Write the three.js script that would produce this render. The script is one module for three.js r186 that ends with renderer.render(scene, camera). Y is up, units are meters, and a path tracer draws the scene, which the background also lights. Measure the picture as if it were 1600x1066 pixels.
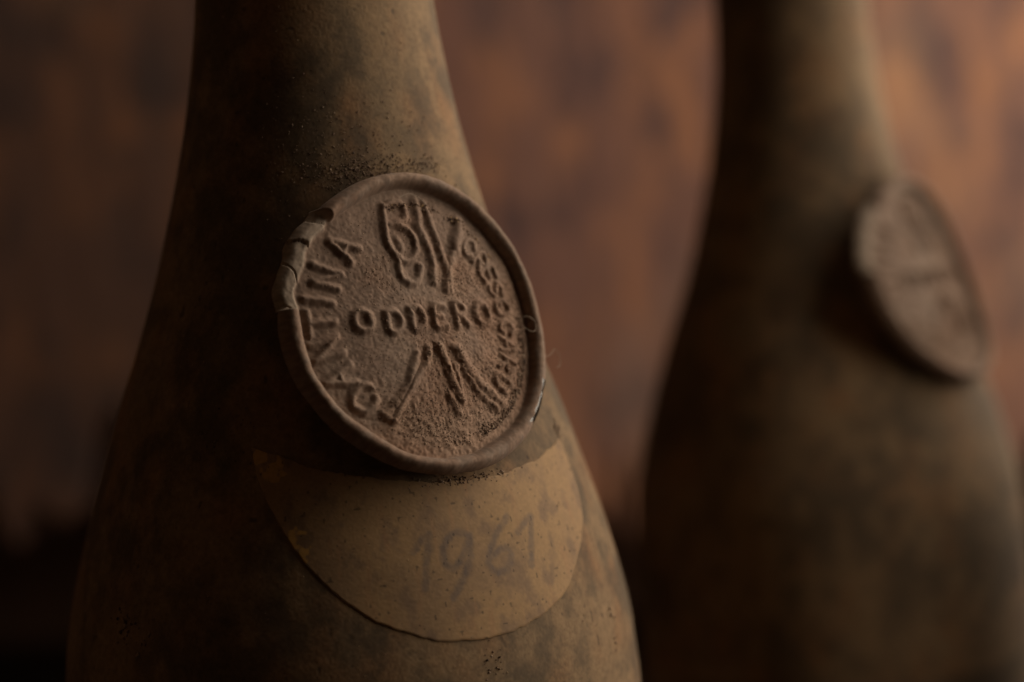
import * as THREE from 'three';
import { RectAreaLightUniformsLib } from 'three/addons/lights/RectAreaLightUniformsLib.js';
import { mergeGeometries } from 'three/addons/utils/BufferGeometryUtils.js';

// ------------------------------------------------------------------ camera, light, exposure
const scene = new THREE.Scene();
scene.background = new THREE.Color().setRGB(0.019, 0.0108, 0.006);            // the dim room behind the camera
const camera = new THREE.PerspectiveCamera(20.16, 1024 / 682, 0.02, 10);
camera.position.set(0.0214, 0.2, 0.232);
camera.rotation.order = 'YXZ';
camera.rotation.set(THREE.MathUtils.degToRad(-4.2), 0, THREE.MathUtils.degToRad(-3.1));
camera.focus = 0.2085;
camera.userData.fStop = 10;
scene.add(camera);
const renderer = new THREE.WebGLRenderer({ antialias: true });
renderer.setSize(1024, 682);
renderer.toneMapping = THREE.LinearToneMapping;
renderer.toneMappingExposure = 1;
renderer.shadowMap.enabled = true;
RectAreaLightUniformsLib.init();
// the window to the right of the bottles: an area light just in front of its panes
const WIN = { x: 0.36, y: 0.42, z: -0.12, w: 0.44, h: 0.54 };
const day = new THREE.RectAreaLight(new THREE.Color(1, 0.84, 0.67), 4.5, WIN.w, WIN.h);
day.position.set(WIN.x - 0.012, WIN.y, WIN.z);
day.lookAt(WIN.x - 1, WIN.y, WIN.z);
scene.add(day);

// ------------------------------------------------------------------ helpers
function mulberry(a) { return () => { a |= 0; a = a + 0x6D2B79F5 | 0; let t = Math.imul(a ^ a >>> 15, 1 | a); t = t + Math.imul(t ^ t >>> 7, 61 | t) ^ t; return ((t ^ t >>> 14) >>> 0) / 4294967296; }; }
const perm = new Uint8Array(512);
{ const r = mulberry(7); const p = [...Array(256).keys()]; for (let i = 255; i > 0; i--) { const j = Math.floor(r() * (i + 1)); [p[i], p[j]] = [p[j], p[i]]; } for (let i = 0; i < 512; i++) perm[i] = p[i & 255]; }
const G = new Float32Array(256); { const r = mulberry(11); for (let i = 0; i < 256; i++) G[i] = r() * 2 - 1; }
function vn(x, y, z) {                                       // value noise, -1 to 1
  const X = Math.floor(x), Y = Math.floor(y), Z = Math.floor(z);
  let u = x - X, v = y - Y, w = z - Z;
  u = u * u * (3 - 2 * u); v = v * v * (3 - 2 * v); w = w * w * (3 - 2 * w);
  const a = perm[X & 255], b = perm[(X + 1) & 255], y0 = Y & 255, y1 = (Y + 1) & 255, z0 = Z & 255, z1 = (Z + 1) & 255;
  const aa = perm[a + y0], ab = perm[a + y1], ba = perm[b + y0], bb = perm[b + y1];
  const l = (p, q, t) => p + (q - p) * t;
  return l(l(l(G[perm[aa + z0]], G[perm[ba + z0]], u), l(G[perm[ab + z0]], G[perm[bb + z0]], u), v),
    l(l(G[perm[aa + z1]], G[perm[ba + z1]], u), l(G[perm[ab + z1]], G[perm[bb + z1]], u), v), w);
}
function fbm(x, y, z, o) { let s = 0, a = 0.55, n = 0; for (let i = 0; i < o; i++) { s += a * vn(x, y, z); n += a; x = x * 2.03 + 17.1; y = y * 2.03 + 5.3; z = z * 2.03 + 9.7; a *= 0.55; } return s / n; }
const clamp = (x, a = 0, b = 1) => Math.min(b, Math.max(a, x));
const ss = (a, b, x) => { const t = clamp((x - a) / (b - a)); return t * t * (3 - 2 * t); };
const mix = (a, b, t) => a + (b - a) * t;
const mix3 = (a, b, t) => [mix(a[0], b[0], t), mix(a[1], b[1], t), mix(a[2], b[2], t)];
const rad = THREE.MathUtils.degToRad;
const enc = new Uint8Array(4097); for (let i = 0; i <= 4096; i++) { const c = i / 4096; enc[i] = Math.round(255 * (c <= 0.0031308 ? c * 12.92 : 1.055 * Math.pow(c, 1 / 2.4) - 0.055)); }
const toS = (c) => enc[Math.round(clamp(c) * 4096)];
function texture(w, h, f, srgb, ch = 4) {                    // f(u, v, out) fills out with linear colour or a value
  const d = new Uint8Array(w * h * 4), o = [0, 0, 0];
  for (let j = 0; j < h; j++) for (let i = 0; i < w; i++) {
    f((i + 0.5) / w, (j + 0.5) / h, o); const k = (j * w + i) * 4;
    for (let c = 0; c < 3; c++) d[k + c] = srgb ? toS(o[c]) : Math.round(clamp(o[c]) * 255);
    d[k + 3] = 255;
  }
  return finish(d, w, h, srgb);
}
function finish(d, w, h, srgb) {
  const t = new THREE.DataTexture(d, w, h, THREE.RGBAFormat); t.magFilter = THREE.LinearFilter; t.minFilter = THREE.LinearFilter;
  t.wrapS = t.wrapT = THREE.RepeatWrapping; if (srgb) t.colorSpace = THREE.SRGBColorSpace; t.needsUpdate = true; return t;
}
const used = {};
function numbered(n) { if (!(n in used)) { used[n] = 0; return n; } used[n]++; return n + '_' + String(used[n]).padStart(3, '0'); }
function mesh(name, geo, mat, parent) { const m = new THREE.Mesh(geo, mat); m.name = name; m.castShadow = m.receiveShadow = true; parent.add(m); return m; }
function tag(o, label, category, group, kind) { if (label) o.userData.label = label; if (category) o.userData.category = category; if (group) o.userData.group = group; if (kind) o.userData.kind = kind; return o; }

// ------------------------------------------------------------------ setting: wall and shelf
const WALLZ = -0.36;
{
  const W = 1024, H = 1024, size = 0.5;
  const f = (u, v, o) => {
    const x = u * size * 1000, y = v * size * 1000;                         // mm
    const wx = x + 5 * fbm(x / 40, y / 60, 3.3, 3), wy = y + 9 * fbm(x / 40, y / 60, 8.1, 3);
    const a = fbm(wx / 9, wy / 27, 1.5, 4), b = fbm(wx / 9 + 40, wy / 20, 7.7, 4), c = fbm(wx / 40, wy / 60, 12.2, 3), g = fbm(x / 1.5, y / 8, 4.4, 3);
    let col = mix3([0.185, 0.093, 0.064], [0.33, 0.152, 0.07], ss(-0.12, 0.4, a));
    col = mix3(col, [0.075, 0.043, 0.042], ss(-0.02, 0.4, b) * 0.85);
    col = mix3(col, [0.27, 0.195, 0.135], ss(0.0, 0.5, c) * 0.28);
    const k = 1 + 0.22 * g; o[0] = col[0] * k; o[1] = col[1] * k; o[2] = col[2] * k;
  };
  const map = texture(W, H, f, true);
  const bump = texture(512, 512, (u, v, o) => { const x = u * 500, y = v * 500; o[0] = o[1] = o[2] = 0.5 + 0.3 * fbm(x / 7, y / 20, 1.5, 4) + 0.2 * fbm(x / 1.5, y / 6, 4.4, 2); }, false);
  const wall = new THREE.Group(); wall.name = 'wall'; scene.add(wall); wall.position.set(0, 0, WALLZ);
  tag(wall, 'rust brown weathered plank wall with dark blotches behind the bottles', null, null, 'structure');
  const falloffTones = [[0.72, 0.7, 0.68], [0.31, 0.25, 0.19], [0.76, 0.7, 0.72], [1.05, 1.04, 1.05]];  // plank colours differ; dark left to light right also puts in the window falloff
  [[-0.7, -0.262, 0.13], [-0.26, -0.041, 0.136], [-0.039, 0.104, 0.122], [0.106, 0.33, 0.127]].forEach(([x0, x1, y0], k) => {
    // plank ends cut short and ragged; recess added behind to darken the lower wall
    const rs = mulberry(50 + k), sh = new THREE.Shape(); sh.moveTo(x0, 0.85); sh.lineTo(x0, y0);
    for (let x = x0 + 0.004; x < x1 - 0.002; x += 0.002 + 0.006 * rs()) sh.lineTo(x, y0 - 0.036 + 0.044 * Math.pow(rs(), 0.8) + 0.022 * fbm(x * 30, k, 3, 2));
    sh.lineTo(x1, y0); sh.lineTo(x1, 0.85); sh.closePath();
    const g = new THREE.ExtrudeGeometry(sh, { depth: 0.028, bevelEnabled: false }), p = g.attributes.position, uv = g.attributes.uv;
    for (let i = 0; i < p.count; i++) uv.setXY(i, p.getX(i) / 0.5 + k * 0.37, (p.getY(i) - p.getZ(i)) / 0.5 + k * 0.61);
    const m = mesh('plank', g, new THREE.MeshStandardMaterial({ map, color: new THREE.Color().setRGB(...falloffTones[k]), bumpMap: bump, bumpScale: 0.0012, roughness: 0.85 }), wall);
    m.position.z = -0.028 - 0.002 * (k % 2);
  });
  const addedRecess = new THREE.MeshStandardMaterial({ color: new THREE.Color().setRGB(0.3, 0.17, 0.11), roughness: 0.95 });
  for (const [sx, sy, sz, px, py, pz] of [[1.1, 0.3, 0.02, -0.18, 0.15, -0.33], [1.1, 0.02, 0.31, -0.18, 0.31, -0.186], [0.02, 0.3, 0.30, -0.74, 0.15, -0.18], [0.02, 0.3, 0.30, 0.38, 0.15, -0.18]]) mesh('added_recess_panel', new THREE.BoxGeometry(sx, sy, sz), addedRecess, wall).position.set(px, py, pz);
  const side = mesh('added_wall_left', new THREE.BoxGeometry(0.03, 0.9, 0.75), new THREE.MeshStandardMaterial({ color: new THREE.Color().setRGB(0.16, 0.105, 0.065), roughness: 0.95 }), scene);  // unseen wall added to bounce window light onto the shaded side
  side.position.set(-0.45, 0.4, 0.25); tag(side, 'added dark brown wall left of the bottles, bounces window light', null, null, 'structure');
  const smap = texture(512, 512, (u, v, o) => { const x = u * 500, y = v * 500; const a = fbm(x / 40, y / 5, 2.2, 4), b = fbm(x / 30, y / 25, 6.1, 3); const c = mix3([0.055, 0.032, 0.02], [0.1, 0.06, 0.035], ss(-0.4, 0.4, a)); const k = 1 + 0.3 * b; for (let i = 0; i < 3; i++) o[i] = c[i] * k; }, true);
  const sg = new THREE.BoxGeometry(1.3, 0.04, 1.35); const su = sg.attributes.uv, sp = sg.attributes.position; for (let i = 0; i < sp.count; i++) su.setXY(i, sp.getX(i) / 0.5, sp.getZ(i) / 0.5);
  const shelf = mesh('ground', sg, new THREE.MeshStandardMaterial({ map: smap, roughness: 0.8 }), scene); shelf.position.set(-0.1, -0.02, WALLZ + 0.275);
  tag(shelf, 'dark wooden board the bottles stand on', null, null, 'structure');
}

// ------------------------------------------------------------------ bottle profile
const PR = [[0, 0], [2, 30], [0, 33], [2.5, 34.8], [8, 35.3], [120, 35.2], [141, 34.9], [146, 34.5], [150, 34.1], [155, 33.1], [162.6, 31.1], [169.6, 28.9], [176.6, 26.6], [184, 23.8], [192, 21.1], [200, 18.85], [206, 17.35], [210.5, 16.35], [217, 15.2], [225, 14.15], [235, 13.6], [250, 13.2], [284, 12.9]];
const wallPts = PR.slice(3).map(([h, r]) => new THREE.Vector3(h, r, 0));
const wallCurve = new THREE.CatmullRomCurve3(wallPts, false, 'centripetal');
const wallSamples = wallCurve.getPoints(400).map((p) => [p.x, p.y]);
function radiusAt(h) {                                                       // mm
  let a = 0, b = wallSamples.length - 1; if (h <= wallSamples[0][0]) return wallSamples[0][1]; if (h >= wallSamples[b][0]) return wallSamples[b][1];
  while (b - a > 1) { const m = (a + b) >> 1; if (wallSamples[m][0] > h) b = m; else a = m; }
  return mix(wallSamples[a][1], wallSamples[b][1], (h - wallSamples[a][0]) / (wallSamples[b][0] - wallSamples[a][0]));
}
function onBottle(azDeg, h, off = 0) {                                       // point (m) standing off mm from the glass
  const r = radiusAt(h), dr = (radiusAt(h + 0.4) - radiusAt(h - 0.4)) / 0.8, L = Math.hypot(1, dr), az = rad(azDeg);
  const rr = r + off / L, hh = h - off * dr / L;
  return new THREE.Vector3(rr * Math.sin(az), hh, rr * Math.cos(az)).multiplyScalar(0.001);
}
function bottleNormal(azDeg, h) { const dr = (radiusAt(h + 0.4) - radiusAt(h - 0.4)) / 0.8, az = rad(azDeg); return new THREE.Vector3(Math.sin(az), -dr, Math.cos(az)).normalize(); }

// ------------------------------------------------------------------ dust on the glass
const V0 = 0.12, VS = 0.15;
const TW = 2048, TH = 1536;
const colD = new Uint8Array(TW * TH * 4), bmpD = new Uint8Array(TW * TH * 4);
{
  const blobs = [[44.5, 212, 9, 4, 0.5], [30, 207, 8, 3, 0.25], [-8, 196, 10, 6, 0.15]];
  for (let j = 0; j < TH; j++) {
    const h = (V0 + VS * (j + 0.5) / TH) * 1000, r = radiusAt(h);
    for (let i = 0; i < TW; i++) {
      const az = ((i + 0.5) / TW - 0.5) * 2 * Math.PI, x = r * Math.sin(az), z = r * Math.cos(az);
      const big = fbm(x / 11, h / 15, z / 11, 3), mid = fbm(x / 2.6 + 9, h / 3.1, z / 2.6, 3), rust = fbm(x / 5 + 31, h / 8, z / 5, 3);
      const fine = vn(x / 0.55, h / 0.55, z / 0.55), grit = vn(x / 0.24 + 3, h / 0.24, z / 0.24), pit = vn(x / 0.7 + 13, h / 0.9, z / 0.7);
      let d = ss(-0.4, 0.4, big * 0.8 + mid * 0.75 + 0.05);
      let c = mix3([0.19, 0.121, 0.06], [0.19, 0.102, 0.044], ss(-0.2, 0.5, rust));
      c = mix3(c, [0.125, 0.086, 0.047], ss(0.0, 0.5, fbm(x / 7 - 20, h / 9, z / 7, 3)) * 0.45);
      c = mix3([0.055, 0.038, 0.021], c, 0.25 + 0.75 * d);
      let k = 1 + 0.17 * fine + 0.2 * grit;
      k *= 1 - 0.55 * ss(0.62, 0.9, pit) * ss(-0.2, 0.3, mid);
      const o = (j * TW + i) * 4;
      colD[o] = toS(c[0] * k); colD[o + 1] = toS(c[1] * k); colD[o + 2] = toS(c[2] * k); colD[o + 3] = 255;
      const b = clamp(0.5 + 0.06 * mid + 0.13 * fine + 0.24 * grit * (0.4 + 0.6 * d) - 0.25 * ss(0.62, 0.9, pit));
      bmpD[o] = bmpD[o + 1] = bmpD[o + 2] = Math.round(b * 255); bmpD[o + 3] = 255;
    }
  }
}
const dustyGlass = new THREE.MeshStandardMaterial({ map: finish(colD, TW, TH, true), bumpMap: finish(bmpD, TW, TH, false), bumpScale: 0.00005, roughness: 0.88 });

const bottle = new THREE.Group(); bottle.name = numbered('wine_bottle'); scene.add(bottle);
tag(bottle, 'dusty dark glass wine bottle in sharp focus with moulded seal and 1961 paper label', 'wine bottle');
{
  const pts = PR.slice(0, 3).map(([h, r]) => new THREE.Vector2(r * 0.001, h * 0.001));
  pts[0].x = 1e-6;
  for (const [h, r] of wallSamples) pts.push(new THREE.Vector2(r * 0.001, h * 0.001));
  for (const [h, r] of [[286, 13.0], [286.5, 14.2], [287.5, 14.6], [293, 14.5], [294, 14.0], [294, 13.2], [295, 12.9], [299, 12.8], [300, 12.2], [300.3, 9.2], [299, 8.8], [296, 8.7], [296, 0.001]]) pts.push(new THREE.Vector2(r * 0.001, h * 0.001));
  const g = new THREE.LatheGeometry(pts, 300, Math.PI, Math.PI * 2);
  const p = g.attributes.position, uv = g.attributes.uv;
  for (let i = 0; i < p.count; i++) uv.setY(i, (p.getY(i) - V0) / VS);
  mesh('glass_body', g, dustyGlass, bottle);
}

// ------------------------------------------------------------------ paper label: a crescent under the seal
{
  const outer = [[-15.5, 174.9], [-13.7, 171.9], [-10.8, 168.9], [-7.3, 165.9], [-4.1, 163.6], [0.8, 160.5], [6.5, 157.7], [13.3, 155.4], [20.3, 154.0], [27.7, 153.3], [36.1, 153.5], [44.4, 154.5], [52.3, 156.4], [59.7, 159.6], [65.6, 162.6], [68.8, 165.7], [69.6, 169.0], [68.6, 172.0]];
  const inner = [[-15.5, 174.9], [-8.3, 173.8], [0, 172.4], [5.8, 171.7], [12.6, 171.0], [20.9, 170.3], [28.2, 169.9], [38.3, 169.8], [50.1, 170.3], [59, 171.0], [64.5, 171.7], [68.6, 172.0]];
  const co = new THREE.CatmullRomCurve3(outer.map(([a, h]) => new THREE.Vector3(a * 0.45, h, 0)), false, 'centripetal');
  const ci = new THREE.CatmullRomCurve3(inner.map(([a, h]) => new THREE.Vector3(a * 0.45, h, 0)), false, 'centripetal');
  const N = 220, M = 60, pos = [], uv = [], idx = [], A0 = -20, A1 = 75, H0 = 150, H1 = 178;
  const push = (a, h, off) => { const p = onBottle(a, h, off); pos.push(p.x, p.y, p.z); uv.push((a - A0) / (A1 - A0), (h - H0) / (H1 - H0)); };
  const oP = co.getSpacedPoints(N), iP = ci.getSpacedPoints(N);
  for (let i = 2; i < N - 1; i++) { oP[i].y += 0.1 * vn(i / 2.2, 3, 3) + 0.12 * vn(i / 9, 7, 3); iP[i].y += 0.1 * vn(i / 2.5, 13, 3) + 0.1 * vn(i / 8, 17, 3); }
  for (let i = 0; i <= N; i++) for (let j = -1; j <= M + 1; j++) {
    const t = clamp(j / M), a = mix(oP[i].x, iP[i].x, t) / 0.45, h = mix(oP[i].y, iP[i].y, t);
    const wob = 0.04 * vn(a * 0.12, h * 0.25, 5);
    push(a, h, j < 0 || j > M ? -0.05 : 0.09 + wob);
  }
  const R = M + 3;
  for (let i = 0; i < N; i++) for (let j = 0; j < R - 1; j++) { const a = i * R + j, b = a + 1, c = a + R, d = c + 1; idx.push(a, c, b, b, c, d); }
  const g = new THREE.BufferGeometry(); g.setAttribute('position', new THREE.Float32BufferAttribute(pos, 3)); g.setAttribute('uv', new THREE.Float32BufferAttribute(uv, 2)); g.setIndex(idx); g.computeVertexNormals();
  // handwriting: 1 9 6 1 in faded pencil, (azimuth, height)
  const pen = [[[18.2, 163.1], [20, 164.1], [21.7, 164.7]], [[21.7, 164.7], [20.6, 162], [19.6, 159.3]], [[30.5, 164.2], [27.5, 164.6], [24.7, 163.4], [24.3, 161.6], [26, 161.0], [28, 161.8], [30.7, 164.0]], [[30.9, 164.2], [29.5, 161.5], [27.3, 159.6], [25.0, 158.0]], [[40.7, 165.3], [37.6, 164.1], [35.2, 162.5], [33.6, 160.7], [35.5, 159.7], [38.4, 160.2], [39.6, 161.6], [38.2, 162.2], [35.3, 161.7]], [[42.5, 163.5], [45, 164.3], [47.2, 164.8]], [[47.2, 164.8], [45.5, 162.2], [44.1, 159.8]]].map((s) => new THREE.CatmullRomCurve3(s.map(([a, h]) => new THREE.Vector3(a * 0.5, h, 0))).getPoints(14));
  const LW = 1024, LH = 768;
  const ink = new Float32Array(LW * LH);
  for (let j = 0; j < LH; j++) for (let i = 0; i < LW; i++) {
    const a = mix(A0, A1, (i + 0.5) / LW) * 0.5, h = mix(H0, H1, (j + 0.5) / LH); if (a < 8 || a > 25 || h < 157 || h > 166.5) continue;
    let dm = 9; for (const s of pen) for (let k = 0; k + 1 < s.length; k++) { const ax = s[k].x, ay = s[k].y, bx = s[k + 1].x - ax, by = s[k + 1].y - ay; const t = clamp(((a - ax) * bx + (h - ay) * by) / (bx * bx + by * by + 1e-9)); dm = Math.min(dm, Math.hypot(a - ax - t * bx, h - ay - t * by)); }
    ink[j * LW + i] = (1 - ss(0.12, 0.62, dm + 0.1 * vn(a * 3, h * 3, 1))) * (0.72 + 0.28 * vn(a * 2.2, h * 2.2, 4));
  }
  const flecks = [[-9.6, 172.4, 3.2, 1.3], [-5.6, 165.2, 2.6, 1.3], [-13.6, 174, 2.5, 0.8], [-3.5, 163.6, 1.5, 1.2]];
  const map = texture(LW, LH, (u, v, o) => {
    const a = mix(A0, A1, u), h = mix(H0, H1, v), x = a * 0.5, i = Math.floor(u * LW), j = Math.floor(v * LH);
    const b1 = fbm(x / 5, h / 5, 1, 3), b2 = fbm(x / 1.6 + 7, h / 2.2, 2, 4), f1 = vn(x / 0.3, h / 0.3, 6), streak = fbm(x / 0.9, h / 5, 21, 3);
    let c = mix3([0.27, 0.166, 0.075], [0.225, 0.14, 0.07], ss(-0.3, 0.5, b1));
    c = mix3(c, [0.15, 0.094, 0.055], ss(-0.05, 0.5, b2) * 0.7);
    c = mix3(c, [0.27, 0.145, 0.066], ss(0.15, 0.6, streak) * 0.45);
    let fl = 0; for (const [fa, fh, ra, rh] of flecks) { const q = Math.hypot((a - fa) / ra, (h - fh) / rh) + 0.6 * vn(a, h * 2, 9); fl = Math.max(fl, 1 - ss(0.55, 0.95, q)); }
    c = mix3(c, [0.45, 0.26, 0.065], fl * 0.85);
    c = mix3(c, [0.085, 0.066, 0.058], clamp(ink[j * LW + i]) * 0.72);
    const sp = vn(x / 0.4 + 50, h / 0.4, 3), k = (1 + 0.1 * f1) * (1 - 0.5 * ss(0.7, 0.9, sp));
    o[0] = c[0] * k; o[1] = c[1] * k; o[2] = c[2] * k;
  }, true);
  const bump = texture(512, 384, (u, v, o) => { const x = u * 47, h = v * 28; o[0] = o[1] = o[2] = 0.5 + 0.12 * fbm(x / 1.5, h / 1.5, 3, 3) + 0.3 * vn(x / 0.2, h / 0.2, 6); }, false);
  const m = new THREE.MeshStandardMaterial({ map, bumpMap: bump, bumpScale: 0.00002, roughness: 0.82 });
  tag(mesh('paper_label', g, m, bottle), 'crescent paper label, yellowed, with 1961 handwritten on it');
}

// ------------------------------------------------------------------ moulded seal
const SR = 16.95, BEND = 48, SKIRT = 26, NR = 172, NP = 760;
const seal = { C: new THREE.Vector3(0.0118, 0.18743, 0.02317), th: rad(36), ti: rad(18) };
seal.n = new THREE.Vector3(Math.sin(seal.th) * Math.cos(seal.ti), Math.sin(seal.ti), Math.cos(seal.th) * Math.cos(seal.ti));
seal.u = new THREE.Vector3(Math.cos(seal.th), 0, -Math.sin(seal.th));
seal.v = new THREE.Vector3().crossVectors(seal.n, seal.u);
seal.C.addScaledVector(seal.u, 0.0011).addScaledVector(seal.v, 0.0).addScaledVector(seal.n, -0.0007);
const sealPoint = (x, y, z, out = new THREE.Vector3()) => out.copy(seal.C).addScaledVector(seal.u, x * 0.001).addScaledVector(seal.v, y * 0.001).addScaledVector(seal.n, (z - x * x / (2 * BEND)) * 0.001);
// strokes: [kind, width, points]
const S = [], SHX = -0.5, SHY = 0.3;                                          // the lettering sits a little off the rim's centre
const st = (kind, w, pts, hgt = 1) => S.push({ kind, w, hgt, pts: pts.map(([x, y]) => [x + SHX, y + SHY]) });
// emblem above the name
st('emblem', 0.45, [[-1.75, 13.1], [-0.6, 13.6], [0.4, 13.3], [0.85, 12.4], [0.3, 11.5], [-0.9, 11.2]]);
st('emblem', 0.45, [[-1.9, 13.2], [-2.2, 11.3], [-2.3, 9.8], [-2.05, 8.2], [-1.5, 6.8], [-1.55, 5.1], [-0.8, 4.2]]);
st('emblem', 0.45, [[-1.6, 11.0], [-0.6, 11.05], [0.4, 10.5], [1.15, 9.3], [1.1, 8.0], [0.4, 7.0], [-0.7, 6.8], [-1.7, 7.7]]);
st('emblem', 0.5, [[-1.0, 9.2], [-0.8, 8.2]], 0.75);
st('emblem', 0.45, [[1.15, 6.1], [0.75, 5.0], [-0.1, 4.2], [-0.8, 4.2]]);
st('emblem', 0.55, [[2.4, 13.6], [2.45, 12.2], [2.2, 10.7], [2.5, 8.9], [2.9, 7.4], [2.9, 5.9], [2.5, 4.2]]);
st('emblem', 0.5, [[3.5, 13.3], [3.75, 11.8], [3.9, 10.0], [4.3, 8.3], [4.6, 6.8], [4.7, 5.3], [4.0, 3.2]]);
st('emblem', 0.8, [[7.9, 11.0], [7.4, 9.6], [6.5, 7.9]], 1.5); st('emblem', 0.62, [[6.5, 7.9], [5.6, 6.5], [4.9, 5.3], [4.5, 3.4]], 1.15);
// the name, a row of six raised letters
const ring = (cx, cy, rx, ry) => Array.from({ length: 13 }, (_, k) => [cx + rx * Math.sin(k * Math.PI / 6), cy + ry * Math.cos(k * Math.PI / 6)]);
st('letter_o', 0.42, ring(-7.4, 0.6, 0.95, 1.05));
st('letter_d', 0.42, [[-4.5, 1.25], [-3.6, 1.2], [-2.95, 0.4], [-3.1, -0.6], [-3.7, -1.05], [-4.5, -0.9], [-4.55, 0.2], [-4.5, 1.25]]);
st('letter_d_2', 0.42, [[-1.5, 1.35], [-0.6, 1.3], [0.05, 0.5], [-0.1, -0.5], [-0.7, -0.95], [-1.5, -0.85], [-1.55, 0.2], [-1.5, 1.35]]);
st('letter_e', 0.4, [[2.9, 1.35], [1.6, 1.3], [1.45, 0.2], [1.5, -0.95], [2.7, -0.95]]); st('letter_e', 0.36, [[1.5, 0.2], [2.4, 0.2]]);
st('letter_r', 0.4, [[4.3, -1.1], [4.35, 0.2], [4.4, 1.35], [5.2, 1.35], [5.75, 0.8], [5.3, 0.1], [4.4, 0.1]]); st('letter_r', 0.4, [[5.0, 0.1], [5.9, -1.1]]);
st('letter_o_2', 0.42, ring(8.3, 0.1, 1.0, 1.25));
// emblem below the name
st('emblem', 0.5, [[-0.3, -3.4], [-1.0, -5.0], [-2.5, -6.3], [-3.7, -7.6], [-5.2, -9.2], [-6.4, -10.6]], 1.2);
st('emblem', 0.5, [[-1.9, -3.8], [-2.6, -5.1], [-3.4, -6.5], [-5.2, -8.5], [-7.2, -9.9]], 0.85);
st('emblem', 0.45, [[-7.4, -9.8], [-6.4, -10.7]], 0.9);
st('emblem', 0.55, [[1.1, -3.2], [1.6, -4.9], [1.8, -6.3], [2.0, -8.0], [2.4, -9.6]], 1.2);
st('emblem', 0.42, [[2.7, -5.6], [2.6, -7.4], [2.5, -9.4]], 0.9);
st('emblem', 0.5, [[1.0, -8.6], [1.5, -9.8], [1.8, -10.8]], 0.7);
st('emblem', 0.7, [[3.4, -3.7], [4.2, -5.8], [5.3, -7.5], [6.7, -9.1], [8.1, -10.4]], 1.2);
st('emblem', 0.45, [[3.5, -5.6], [4.6, -7.9], [5.7, -9.4], [7.1, -10.8]], 0.85);
// left arc of letters, as read off the seal
st('letter_a', 0.42, [[-9.0, 9.9], [-5.9, 8.7]]); st('letter_a', 0.42, [[-9.0, 9.8], [-7.1, 7.2]]); st('letter_a', 0.36, [[-7.3, 9.1], [-7.9, 8.3]]);
st('letter_n', 0.42, [[-11.4, 7.6], [-8.6, 6.1]]); st('letter_n', 0.36, [[-8.6, 6.1], [-11.8, 5.6]]); st('letter_n', 0.42, [[-11.8, 5.6], [-9.3, 4.5]]);
st('letter_i', 0.42, [[-13.1, 4.0], [-10.2, 3.0]]);
st('letter_t', 0.42, [[-13.2, 2.5], [-13.4, 0.0]]); st('letter_t', 0.42, [[-13.3, 1.2], [-10.5, 0.95]]);
st('letter_n_2', 0.42, [[-13.7, -1.2], [-10.7, -0.7]]); st('letter_n_2', 0.36, [[-10.7, -0.7], [-13.4, -3.0]]); st('letter_n_2', 0.42, [[-13.4, -3.0], [-10.3, -2.5]]);
st('letter_a_2', 0.42, [[-12.8, -5.5], [-9.9, -3.9]]); st('letter_a_2', 0.42, [[-12.8, -5.5], [-9.5, -6.0]]); st('letter_a_2', 0.36, [[-11.3, -4.8], [-11.1, -5.7]]);
st('letter_c', 0.42, [[-8.2, -6.6], [-9.2, -6.5], [-10.3, -7.3], [-10.4, -8.5], [-9.3, -9.2], [-8.1, -8.6], [-7.8, -8.0]]);
// right arc of letters, tops outwards
const FONT = {
  C: [[[0.45, 0.75], [0.1, 1], [-0.35, 0.85], [-0.5, 0.5], [-0.35, 0.15], [0.1, 0], [0.45, 0.25]]],
  R: [[[-0.45, 0], [-0.45, 1], [0.1, 1], [0.4, 0.75], [0.1, 0.5], [-0.4, 0.5]], [[0, 0.5], [0.45, 0]]],
  E: [[[0.4, 1], [-0.4, 1], [-0.4, 0], [0.4, 0]], [[-0.4, 0.5], [0.25, 0.5]]],
  S: [[[0.4, 0.85], [0, 1], [-0.4, 0.78], [0, 0.5], [0.4, 0.25], [0, 0], [-0.4, 0.15]]],
  O: [[[0, 1], [0.45, 0.8], [0.5, 0.5], [0.45, 0.2], [0, 0], [-0.45, 0.2], [-0.5, 0.5], [-0.45, 0.8], [0, 1]]],
  A: [[[-0.5, 0], [0, 1], [0.5, 0]], [[-0.28, 0.35], [0.28, 0.35]]],
  U: [[[-0.45, 1], [-0.45, 0.3], [0, 0], [0.45, 0.3], [0.45, 1]]],
};
for (const [ch, deg, id] of [['C', 42, 'c_2'], ['R', 32, 'r_2'], ['E', 23.5, 'e_2'], ['S', 14.5, 's'], ['O', 3.5, 'o_3'], ['C', -8, 'c_3'], ['A', -18.5, 'a_3'], ['R', -30, 'r_3'], ['U', -42, 'u']]) {
  const a = rad(deg), cx = Math.cos(a), sy = Math.sin(a);
  for (const pl of FONT[ch]) st('letter_' + id, 0.3, pl.map(([px, py]) => { const r = 10.75 + py * 2.1, t = px * 1.55; return [cx * r + sy * t, sy * r - cx * t]; }), 0.85);
}
for (const s of S) {
  if (s.pts.length > 2) s.pts = new THREE.CatmullRomCurve3(s.pts.map(([x, y]) => new THREE.Vector3(x, y, 0)), false, 'catmullrom', 0.5).getPoints((s.pts.length - 1) * 5).map((p) => [p.x, p.y]);
  const xs = s.pts.map((p) => p[0]), ys = s.pts.map((p) => p[1]); s.box = [Math.min(...xs) - 1.6, Math.max(...xs) + 1.6, Math.min(...ys) - 1.6, Math.max(...ys) + 1.6];
}
const KINDS = [...new Set(S.map((s) => s.kind))].filter((k) => k !== 'emblem'); // ids: 1.. letters; emblem strokes get their own ids after them
let nextId = KINDS.length + 1; for (const s of S) s.id = s.kind === 'emblem' ? nextId++ : KINDS.indexOf(s.kind) + 1;
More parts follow.
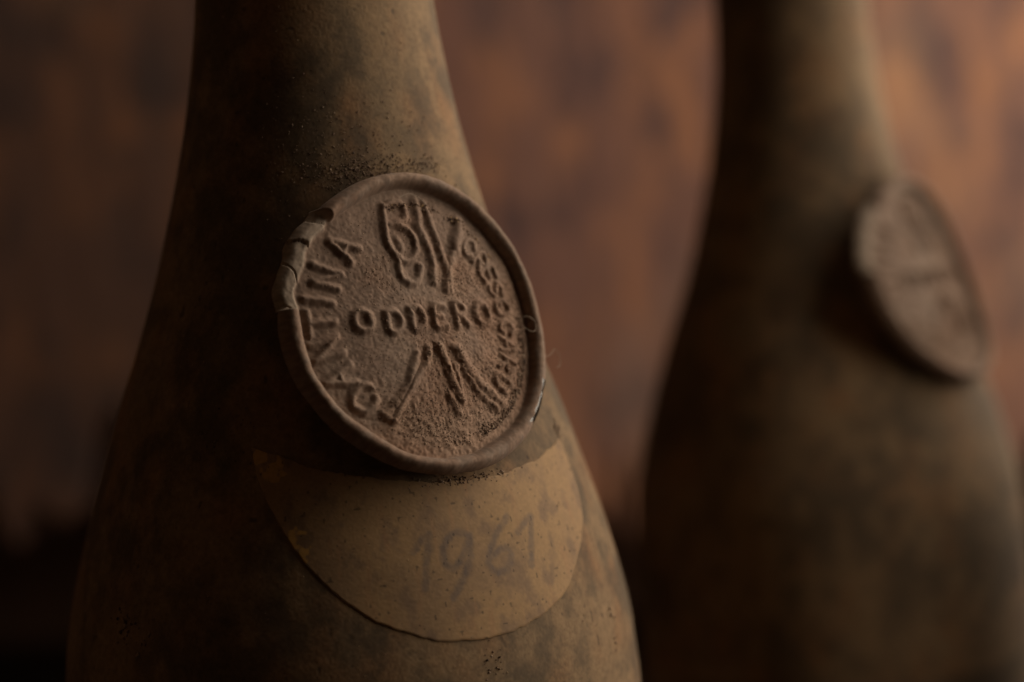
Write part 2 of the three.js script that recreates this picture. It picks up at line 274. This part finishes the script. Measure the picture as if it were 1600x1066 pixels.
const GRIT = (x, y) => ss(-0.35, 0.35, fbm(x / 6 + 3, y / 6, 2.5, 3) + 0.04 * x - 0.035 * y) * (1 - 0.9 * ss(4.2, 1.5, Math.hypot((x - 6.5) / 1.1, y - 12)) );
function faceHeight(x, y) {                                                  // [height mm, stroke id]
  const r = Math.hypot(x, y);
  const wx = x + 0.1 * vn(x * 1.1, y * 1.1, 3), wy = y + 0.1 * vn(x * 1.1, y * 1.1, 8);
  let h = 0.16 * fbm(x / 5, y / 5, 9, 2) + 0.05 * fbm(x / 1.2, y / 1.2, 19, 2), id = 0, best = 0.12, up = 0;
  for (const s of S) {
    const b = s.box; if (x < b[0] || x > b[1] || y < b[2] || y > b[3]) continue;
    let dm = 1e9; const p = s.pts;
    for (let k = 0; k + 1 < p.length; k++) { const ax = p[k][0], ay = p[k][1], bx = p[k + 1][0] - ax, by = p[k + 1][1] - ay; const t = clamp(((wx - ax) * bx + (wy - ay) * by) / (bx * bx + by * by + 1e-9)); const dx = wx - ax - t * bx, dy = wy - ay - t * by; const d = dx * dx + dy * dy; if (d < dm) dm = d; }
    dm = Math.sqrt(dm) / (s.w * (s.kind === 'emblem' ? 0.92 : 1)); const q = s.hgt * (1 - ss(0.0, 1.7, dm)) ;
    if (q > best) { best = q; id = s.id; } up = Math.max(up, q) + 0.12 * Math.min(up, q);
  }
  h += 0.44 * up;
  const g = GRIT(x, y);
  h += (0.42 + 0.58 * g) * (0.07 * vn(x / 0.45, y / 0.45, 4) + 0.06 * vn(x / 0.24, y / 0.24, 14));
  return [h, id, g];
}
const chipMask = (ph) => { let d = ph * 180 / Math.PI; if (d < 0) d += 360; return ss(125.5, 127.5, d) * (1 - ss(167.5, 169, d)); };
function bottleDepth(x, y) {                                                 // z of the glass under a seal point, mm
  const p = new THREE.Vector3(); for (let z = 2; z > -26; z -= 0.1) { sealPoint(x, y, z, p); if (Math.hypot(p.x, p.z) * 1000 < radiusAt(p.y * 1000)) return z; } return -26;
}
{
  const rows = NR + SKIRT, pos = new Float32Array((rows * NP + 1) * 3), col = new Float32Array((rows * NP + 1) * 3), ids = new Uint8Array(rows * NP + 1);
  const p = new THREE.Vector3();
  const tan = [0.23, 0.146, 0.097], brown = [0.2, 0.116, 0.073], grey = [0.145, 0.115, 0.092], dark = [0.045, 0.033, 0.026], chipC = [0.29, 0.235, 0.18];
  const put = (k, x, y, z, c, id) => { sealPoint(x, y, z, p); pos[3 * k] = p.x; pos[3 * k + 1] = p.y; pos[3 * k + 2] = p.z; col[3 * k] = c[0]; col[3 * k + 1] = c[1]; col[3 * k + 2] = c[2]; ids[k] = id; };
  const RIM = 254, CHIP = 253, BODY = 252, CLEAN = 251;
  for (let i = 0; i < NP; i++) {
    const ph = i / NP * 2 * Math.PI, cs = Math.cos(ph), sn = Math.sin(ph), cm = chipMask(ph), deg = ph * 180 / Math.PI;
    const wob = 0.16 * vn(cs * 2, sn * 2, 3) + 0.06 * vn(cs * 7, sn * 7, 9), R = SR - 0.1 * cs * cs + 0.35 * sn * sn + wob + cm * (0.45 + 0.7 * vn(cs * 9, sn * 9, 1));
    const hw = 1.0 + 0.14 * vn(cs * 3, sn * 3, 5), rc = R - hw;
    const kb = 0.84 - 0.1 * Math.max(0, -cs), zb = bottleDepth(cs * R * kb, sn * R * kb);
    for (let j = 0; j < rows; j++) {
      const k = j * NP + i; let r, z = 0, id = 0, c;
      if (j < NR) r = R * Math.pow((j + 0.6) / (NR - 0.4), 0.96); else r = R;
      let x = cs * r, y = sn * r;
      if (j < NR) {
        const [h, sid, g] = faceHeight(x, y); z = h; id = sid;
        const q = (r - rc) / hw, rimH = q > -1 ? 1.6 * Math.pow(Math.max(0, 1 - q * q), 0.62) : 0;
        const flute = 0.07 * vn(x / 0.9, y / 0.9, 33) + 0.02 * vn(x / 0.25, y / 0.25, 35);
        const inRim = ss(-1.35, -0.75, q);
        const fa = x * 0.86 + y * 0.5, fb = -x * 0.5 + y * 0.86, cell = Math.floor(fa / 3 + 0.22 * vn(fb / 1.5, 2, 2)), tilt = G[(cell * 37 + 900) & 255];
        const crack = Math.abs(fa / 3 + 0.22 * vn(fb / 1.5, 2, 2) - cell - 0.5);
        const chunk = 0.3 + 0.16 * tilt + 0.2 * tilt * (fb - 14) / 3 * 0.5 + 0.1 * fbm(x / 0.7, y / 0.7, 41, 3) - 0.3 * ss(0.465, 0.5, crack);
        const edgeDrop = q > 0 ? -0.9 * q * q : 0;
        z = mix(z, mix(rimH + flute * 1.0 + 0.05, 0.15 + chunk + edgeDrop, cm), inRim);
        z = Math.max(z, q > -1.3 ? -2 : -2);
        if (q > -1.15) id = cm > 0.5 ? CHIP : RIM;
        if (q > -0.02 + 0.2 * vn(x, y, 77) && deg > 307 + 3 * vn(r * 2, 4, 4) && deg < 331 + 3 * vn(r * 2, 9, 4)) { id = CLEAN; z += 0.05 * vn(x / 1.4, y / 1.4, 91) - 0.04; }
        const n1 = fbm(x / 4, y / 4, 60, 3), n2 = fbm(x / 0.9, y / 0.9, 63, 2);
        c = mix3(tan, brown, ss(-0.35, 0.35, n1)); c = mix3(c, grey, (1 - g) * 0.45 * (1 - inRim)); c = mix3(c, grey, inRim * (0.25 + 0.35 * ss(-0.2, 0.4, n2)));
        c = mix3(c, chipC, cm * inRim * 0.75);
        const sp = vn(x / 0.22, y / 0.22, 70), kk = 1 + 0.24 * sp + 0.16 * n2; c = [c[0] * kk, c[1] * kk, c[2] * kk];
        if (g > 0.3 && sp > 0.72 && inRim < 0.5) c = mix3(c, [0.12, 0.07, 0.048], 0.5);
      } else {
        const s = (j - NR + 1) / SKIRT, e = Math.sin(Math.min(1, s * 2.2) * Math.PI / 2);
        const z0 = cm > 0.5 ? -0.75 : 0.0; r = R * (1 - (0.16 + 0.1 * Math.max(0, -cs)) * ss(0.0, 0.7, s)); z = mix(z0 - 0.35 * e, zb - 0.3, Math.pow(s, 1.15));
        r += 0.06 * vn(cs * 30, sn * 30, z * 2); x = cs * r; y = sn * r; id = BODY;
        c = mix3(brown, dark, 0.65 + 0.25 * vn(cs * 20, sn * 20, z)); if (deg > 303 && deg < 331 + 4 * vn(j, 1, 1)) { id = CLEAN; }
      }
      put(k, x, y, z, c, id);
    }
  }
  const mid = rows * NP; put(mid, 0, 0, faceHeight(0, 0)[0], tan, 0);
  const idx = []; for (let i = 0; i < NP; i++) { const n = (i + 1) % NP; idx.push(mid, i, n); for (let j = 0; j + 1 < rows; j++) { const a = j * NP + i, b = j * NP + n, c = a + NP, d = b + NP; idx.push(a, c, b, b, c, d); } }
  const whole = new THREE.BufferGeometry(); whole.setAttribute('position', new THREE.BufferAttribute(pos, 3)); whole.setIndex(idx); whole.computeVertexNormals();
  const nor = whole.attributes.normal.array;
  const groups = new Map();
  for (let t = 0; t < idx.length; t += 3) { const a = ids[idx[t]], b = ids[idx[t + 1]], c = ids[idx[t + 2]]; const g = a === b || a === c ? a : b === c ? b : a; if (!groups.has(g)) groups.set(g, []); groups.get(g).push(idx[t], idx[t + 1], idx[t + 2]); }
  const sub = (list) => {
    const at = new Map(), P = [], N = [], Cc = [], I = [];
    for (const v of list) { if (!at.has(v)) { at.set(v, at.size); P.push(pos[3 * v], pos[3 * v + 1], pos[3 * v + 2]); N.push(nor[3 * v], nor[3 * v + 1], nor[3 * v + 2]); Cc.push(col[3 * v], col[3 * v + 1], col[3 * v + 2]); } I.push(at.get(v)); }
    const g = new THREE.BufferGeometry(); g.setAttribute('position', new THREE.Float32BufferAttribute(P, 3)); g.setAttribute('normal', new THREE.Float32BufferAttribute(N, 3)); g.setAttribute('color', new THREE.Float32BufferAttribute(Cc, 3)); g.setIndex(I); return g;
  };
  const dusty = new THREE.MeshStandardMaterial({ vertexColors: true, roughness: 0.9 });
  const clean = new THREE.MeshPhysicalMaterial({ color: new THREE.Color().setRGB(0.02, 0.016, 0.012), roughness: 0.2 });
  const root = seal.mesh = mesh('seal', sub(groups.get(0)), dusty, bottle);
  tag(root, 'round moulded seal with raised lettering, coated in brown dust');
  const names = { [RIM]: 'rim', [CHIP]: 'chipped_edge', [BODY]: 'seal_body', [CLEAN]: 'bare_glass_edge' };
  for (const [id, list] of groups) {
    if (id === 0) continue;
    const m = mesh(names[id] || (id <= KINDS.length ? 'raised_letter' : 'emblem_stroke'), sub(list), id === CLEAN ? clean : dusty, root);
    if (id === CHIP) tag(m, 'chipped upper left edge of the seal'); if (id === CLEAN) tag(m, 'bare glossy glass at the lower right edge of the seal');
  }
}

// ------------------------------------------------------------------ grit: loose grains and crumbs of dirt
function grainGeometry(seed) { const r = mulberry(seed), g = new THREE.IcosahedronGeometry(1, 0); const p = g.attributes.position, m = new Map(); for (let i = 0; i < p.count; i++) { const k = [p.getX(i), p.getY(i), p.getZ(i)].map((q) => q.toFixed(3)).join(); if (!m.has(k)) m.set(k, 0.65 + 0.6 * r()); const s = m.get(k); p.setXYZ(i, p.getX(i) * s, p.getY(i) * s * 0.8, p.getZ(i) * s); } g.computeVertexNormals(); return g; }
const grainMat = new THREE.MeshStandardMaterial({ color: 0xffffff, roughness: 0.95 });
function grains(name, parent, list, seed) {                                  // list of [Vector3, size mm, [r, g, b]]
  const r = mulberry(seed), im = new THREE.InstancedMesh(grainGeometry(seed), grainMat, list.length), q = new THREE.Quaternion(), e = new THREE.Euler(), M = new THREE.Matrix4(), c = new THREE.Color();
  list.forEach(([p, s, k], i) => { e.set(r() * 6, r() * 6, r() * 6); q.setFromEuler(e); const a = s * 0.001; M.compose(p, q, new THREE.Vector3(a * (0.8 + 0.6 * r()), a * (0.7 + 0.5 * r()), a)); im.setMatrixAt(i, M); im.setColorAt(i, c.setRGB(k[0], k[1], k[2])); });
  im.name = name; im.castShadow = im.receiveShadow = true; parent.add(im); tag(im, null, null, null, 'stuff'); return im;
}
const dirt = (r) => { const t = r(); return t < 0.14 ? [0.3, 0.22, 0.15] : t < 0.7 ? [0.19, 0.125, 0.085] : t < 0.93 ? [0.14, 0.085, 0.056] : [0.06, 0.038, 0.028]; };
{
  const r = mulberry(21), L = [];
  while (L.length < 9000) { const a = r() * 6.283, q = Math.sqrt(r()) * 14.2, x = Math.cos(a) * q, y = Math.sin(a) * q; const [h, , g] = faceHeight(x, y); if (r() > (0.12 + 0.88 * g * g) * (0.35 + 0.65 * ss(-0.2, 0.4, fbm(x / 2, y / 2, 80, 2)))) continue; const s = 0.04 + 0.08 * Math.pow(r(), 3.5); L.push([sealPoint(x, y, h - s * 0.25), s, dirt(r)]); }
  // grit caught inside the rim, thickest at the lower right
  for (let i = 0; i < 700; i++) { const a = rad(-75 + 75 * r()), q = 13.9 - 1.1 * r() * r(), x = Math.cos(a) * q, y = Math.sin(a) * q, s = 0.05 + 0.14 * Math.pow(r(), 2.5); L.push([sealPoint(x, y, faceHeight(x, y)[0] + s * 0.4), s, dirt(r)]); }
  for (let i = 0; i < 220; i++) { const a = rad(30 + 70 * r()), q = 13.6 - 0.8 * r() * r(), x = Math.cos(a) * q, y = Math.sin(a) * q, s = 0.04 + 0.12 * Math.pow(r(), 3); L.push([sealPoint(x, y, faceHeight(x, y)[0] + s * 0.4), s, r() < 0.2 ? [0.55, 0.38, 0.2] : dirt(r)]); }
  grains('dust_grains', seal.mesh, L, 5);
}
{
  const r = mulberry(33), L = [], add = (az, h, s, c) => L.push([onBottle(az, h, s * 0.35), s, c]);
  for (let i = 0; i < 2600; i++) { const az = -75 + 175 * r(), h = 140 + 92 * r(); if (fbm(az / 9, h / 4, 90, 3) < -0.1 + 0.5 * r() - 0.2) continue; add(az, h, 0.025 + 0.07 * Math.pow(r(), 4), r() < 0.3 ? [0.28, 0.19, 0.1] : dirt(r)); }
  // dirt banked above the seal
  const bank = (n, a, h, sa, sh, big) => { for (let i = 0; i < n; i++) { const g1 = Math.sqrt(-2 * Math.log(r() + 1e-6)) * Math.cos(6.283 * r()), g2 = Math.sqrt(-2 * Math.log(r() + 1e-6)) * Math.cos(6.283 * r()); add(a + g1 * sa, h + g2 * sh, 0.04 + big * Math.pow(r(), 3), r() < 0.25 ? mix3(dirt(r), [0.06, 0.035, 0.022], 0.4) : dirt(r)); } };
  bank(520, 17, 203.9, 8, 1.0, 0.1); bank(300, 38, 204.4, 10, 0.6, 0.1); bank(700, 12, 206, 17, 3.2, 0.07); bank(150, 56, 200, 8, 1.4, 0.12);
  bank(220, 33, 169.8, 6.5, 0.3, 0.13); bank(90, 24, 170, 5, 0.45, 0.1);
  bank(60, 69.4, 173.4, 1, 0.7, 0.16); bank(36, 68.6, 170, 1, 1.6, 0.1);
  bank(46, -44.5, 156.4, 2.4, 1.1, 0.24); bank(40, -38, 154.2, 3, 0.8, 0.2); bank(70, -20, 174.5, 7, 2, 0.14);
  bank(40, 31, 151, 1.4, 1.2, 0.14); bank(22, 67, 151, 1.0, 1.3, 0.16); bank(20, 58, 165, 1.5, 1.8, 0.11);
  grains('dirt_crumbs', bottle, L, 6);
}
// fibres of lint
const lint = new THREE.MeshStandardMaterial({ color: new THREE.Color().setRGB(0.3, 0.24, 0.18), roughness: 0.9 });
function fibre(pts, rr) { return new THREE.TubeGeometry(new THREE.CatmullRomCurve3(pts), pts.length * 6, rr * 0.001, 5, false); }
mesh('lint_fibre', fibre([[-0.6, 14.1, 0.9], [0.7, 14.5, 1.0], [1.8, 14.2, 0.9], [2.6, 13.6, 0.8], [3.0, 13.0, 0.9]].map((q) => sealPoint(...q)), 0.035), lint, seal.mesh);
mesh('lint_fibre', fibre([[12.0, -1.0, 1.3], [13.0, -0.6, 2.2], [14.0, -1.2, 2.4], [13.9, -2.3, 2.3], [13.0, -2.3, 2.1], [12.6, -1.6, 1.6]].map((q) => sealPoint(...q)), 0.03), lint, seal.mesh);
mesh('lint_fibre', fibre([[16.2, -5.0, 0.6], [17.6, -4.6, 0.5], [18.6, -4.0, 0.4], [19.3, -4.6, 0.4], [19.0, -5.8, 0.4], [18.2, -6.2, 0.4]].map((q) => sealPoint(...q)), 0.03), lint, seal.mesh);

// ------------------------------------------------------------------ the second bottle
{
  const b2 = bottle.clone(); b2.name = numbered('wine_bottle'); scene.add(b2);
  b2.children.filter((c) => c.name === 'paper_label').forEach((c) => b2.remove(c));
  const s2 = b2.children.find((c) => c.name === 'seal'), k2 = 1.1; s2.scale.setScalar(k2); s2.position.copy(seal.C).multiplyScalar(1 - k2).add(new THREE.Vector3(0.0006, -0.0008, -0.0004));
  // an unseen bottle added beyond the right edge to shade the second one
  const b3 = bottle.clone(); b3.name = numbered('wine_bottle'); scene.add(b3);
  b3.position.set(0.165, 0, -0.075); b3.rotation.y = rad(70); b3.userData = {}; tag(b3, 'added unseen dusty bottle, right of the blurred one to shade it', 'wine bottle');
  b2.position.set(0.0808, 0, -0.1123); b2.rotation.set(0, rad(17), rad(1.67), 'ZYX'); b2.scale.set(1, 0.978, 1);
  b2.userData = {}; tag(b2, 'blurred dusty wine bottle standing behind at the right, seal facing right, no paper label', 'wine bottle');
}

// ------------------------------------------------------------------ the window that lights them
{
  const w = new THREE.Group(); w.name = numbered('window'); scene.add(w); w.position.set(WIN.x, WIN.y, WIN.z);
  tag(w, 'small four pane window to the right of the bottles', 'window');
  const wood = new THREE.MeshStandardMaterial({ color: new THREE.Color().setRGB(0.12, 0.08, 0.05), roughness: 0.7 });
  const glow = new THREE.MeshStandardMaterial({ color: 0x111111, emissive: new THREE.Color(1, 0.9, 0.78), emissiveIntensity: 1.2, roughness: 0.3 });
  const bar = (sx, sy, sz, y, z) => { const m = mesh('window_frame', new THREE.BoxGeometry(sx, sy, sz), wood, w); m.position.set(0.012, y, z); };
  bar(0.03, 0.025, WIN.w + 0.05, WIN.h / 2 + 0.0125, 0); bar(0.05, 0.025, WIN.w + 0.07, -WIN.h / 2 - 0.0125, 0); bar(0.03, WIN.h, 0.025, 0, WIN.w / 2 + 0.0125); bar(0.03, WIN.h, 0.025, 0, -WIN.w / 2 - 0.0125);
  bar(0.012, WIN.h, 0.012, 0, 0); bar(0.012, 0.012, WIN.w / 2 - 0.006, 0, WIN.w / 4 + 0.003); bar(0.012, 0.012, WIN.w / 2 - 0.006, 0, -WIN.w / 4 - 0.003);
  for (const a of [-1, 1]) for (const b of [-1, 1]) { const m = mesh('pane', new THREE.BoxGeometry(0.004, WIN.h / 2 - 0.008, WIN.w / 2 - 0.008), glow, w); m.position.set(0.012, a * (WIN.h / 4 + 0.002), b * (WIN.w / 4 + 0.002)); }
}
renderer.render(scene, camera);
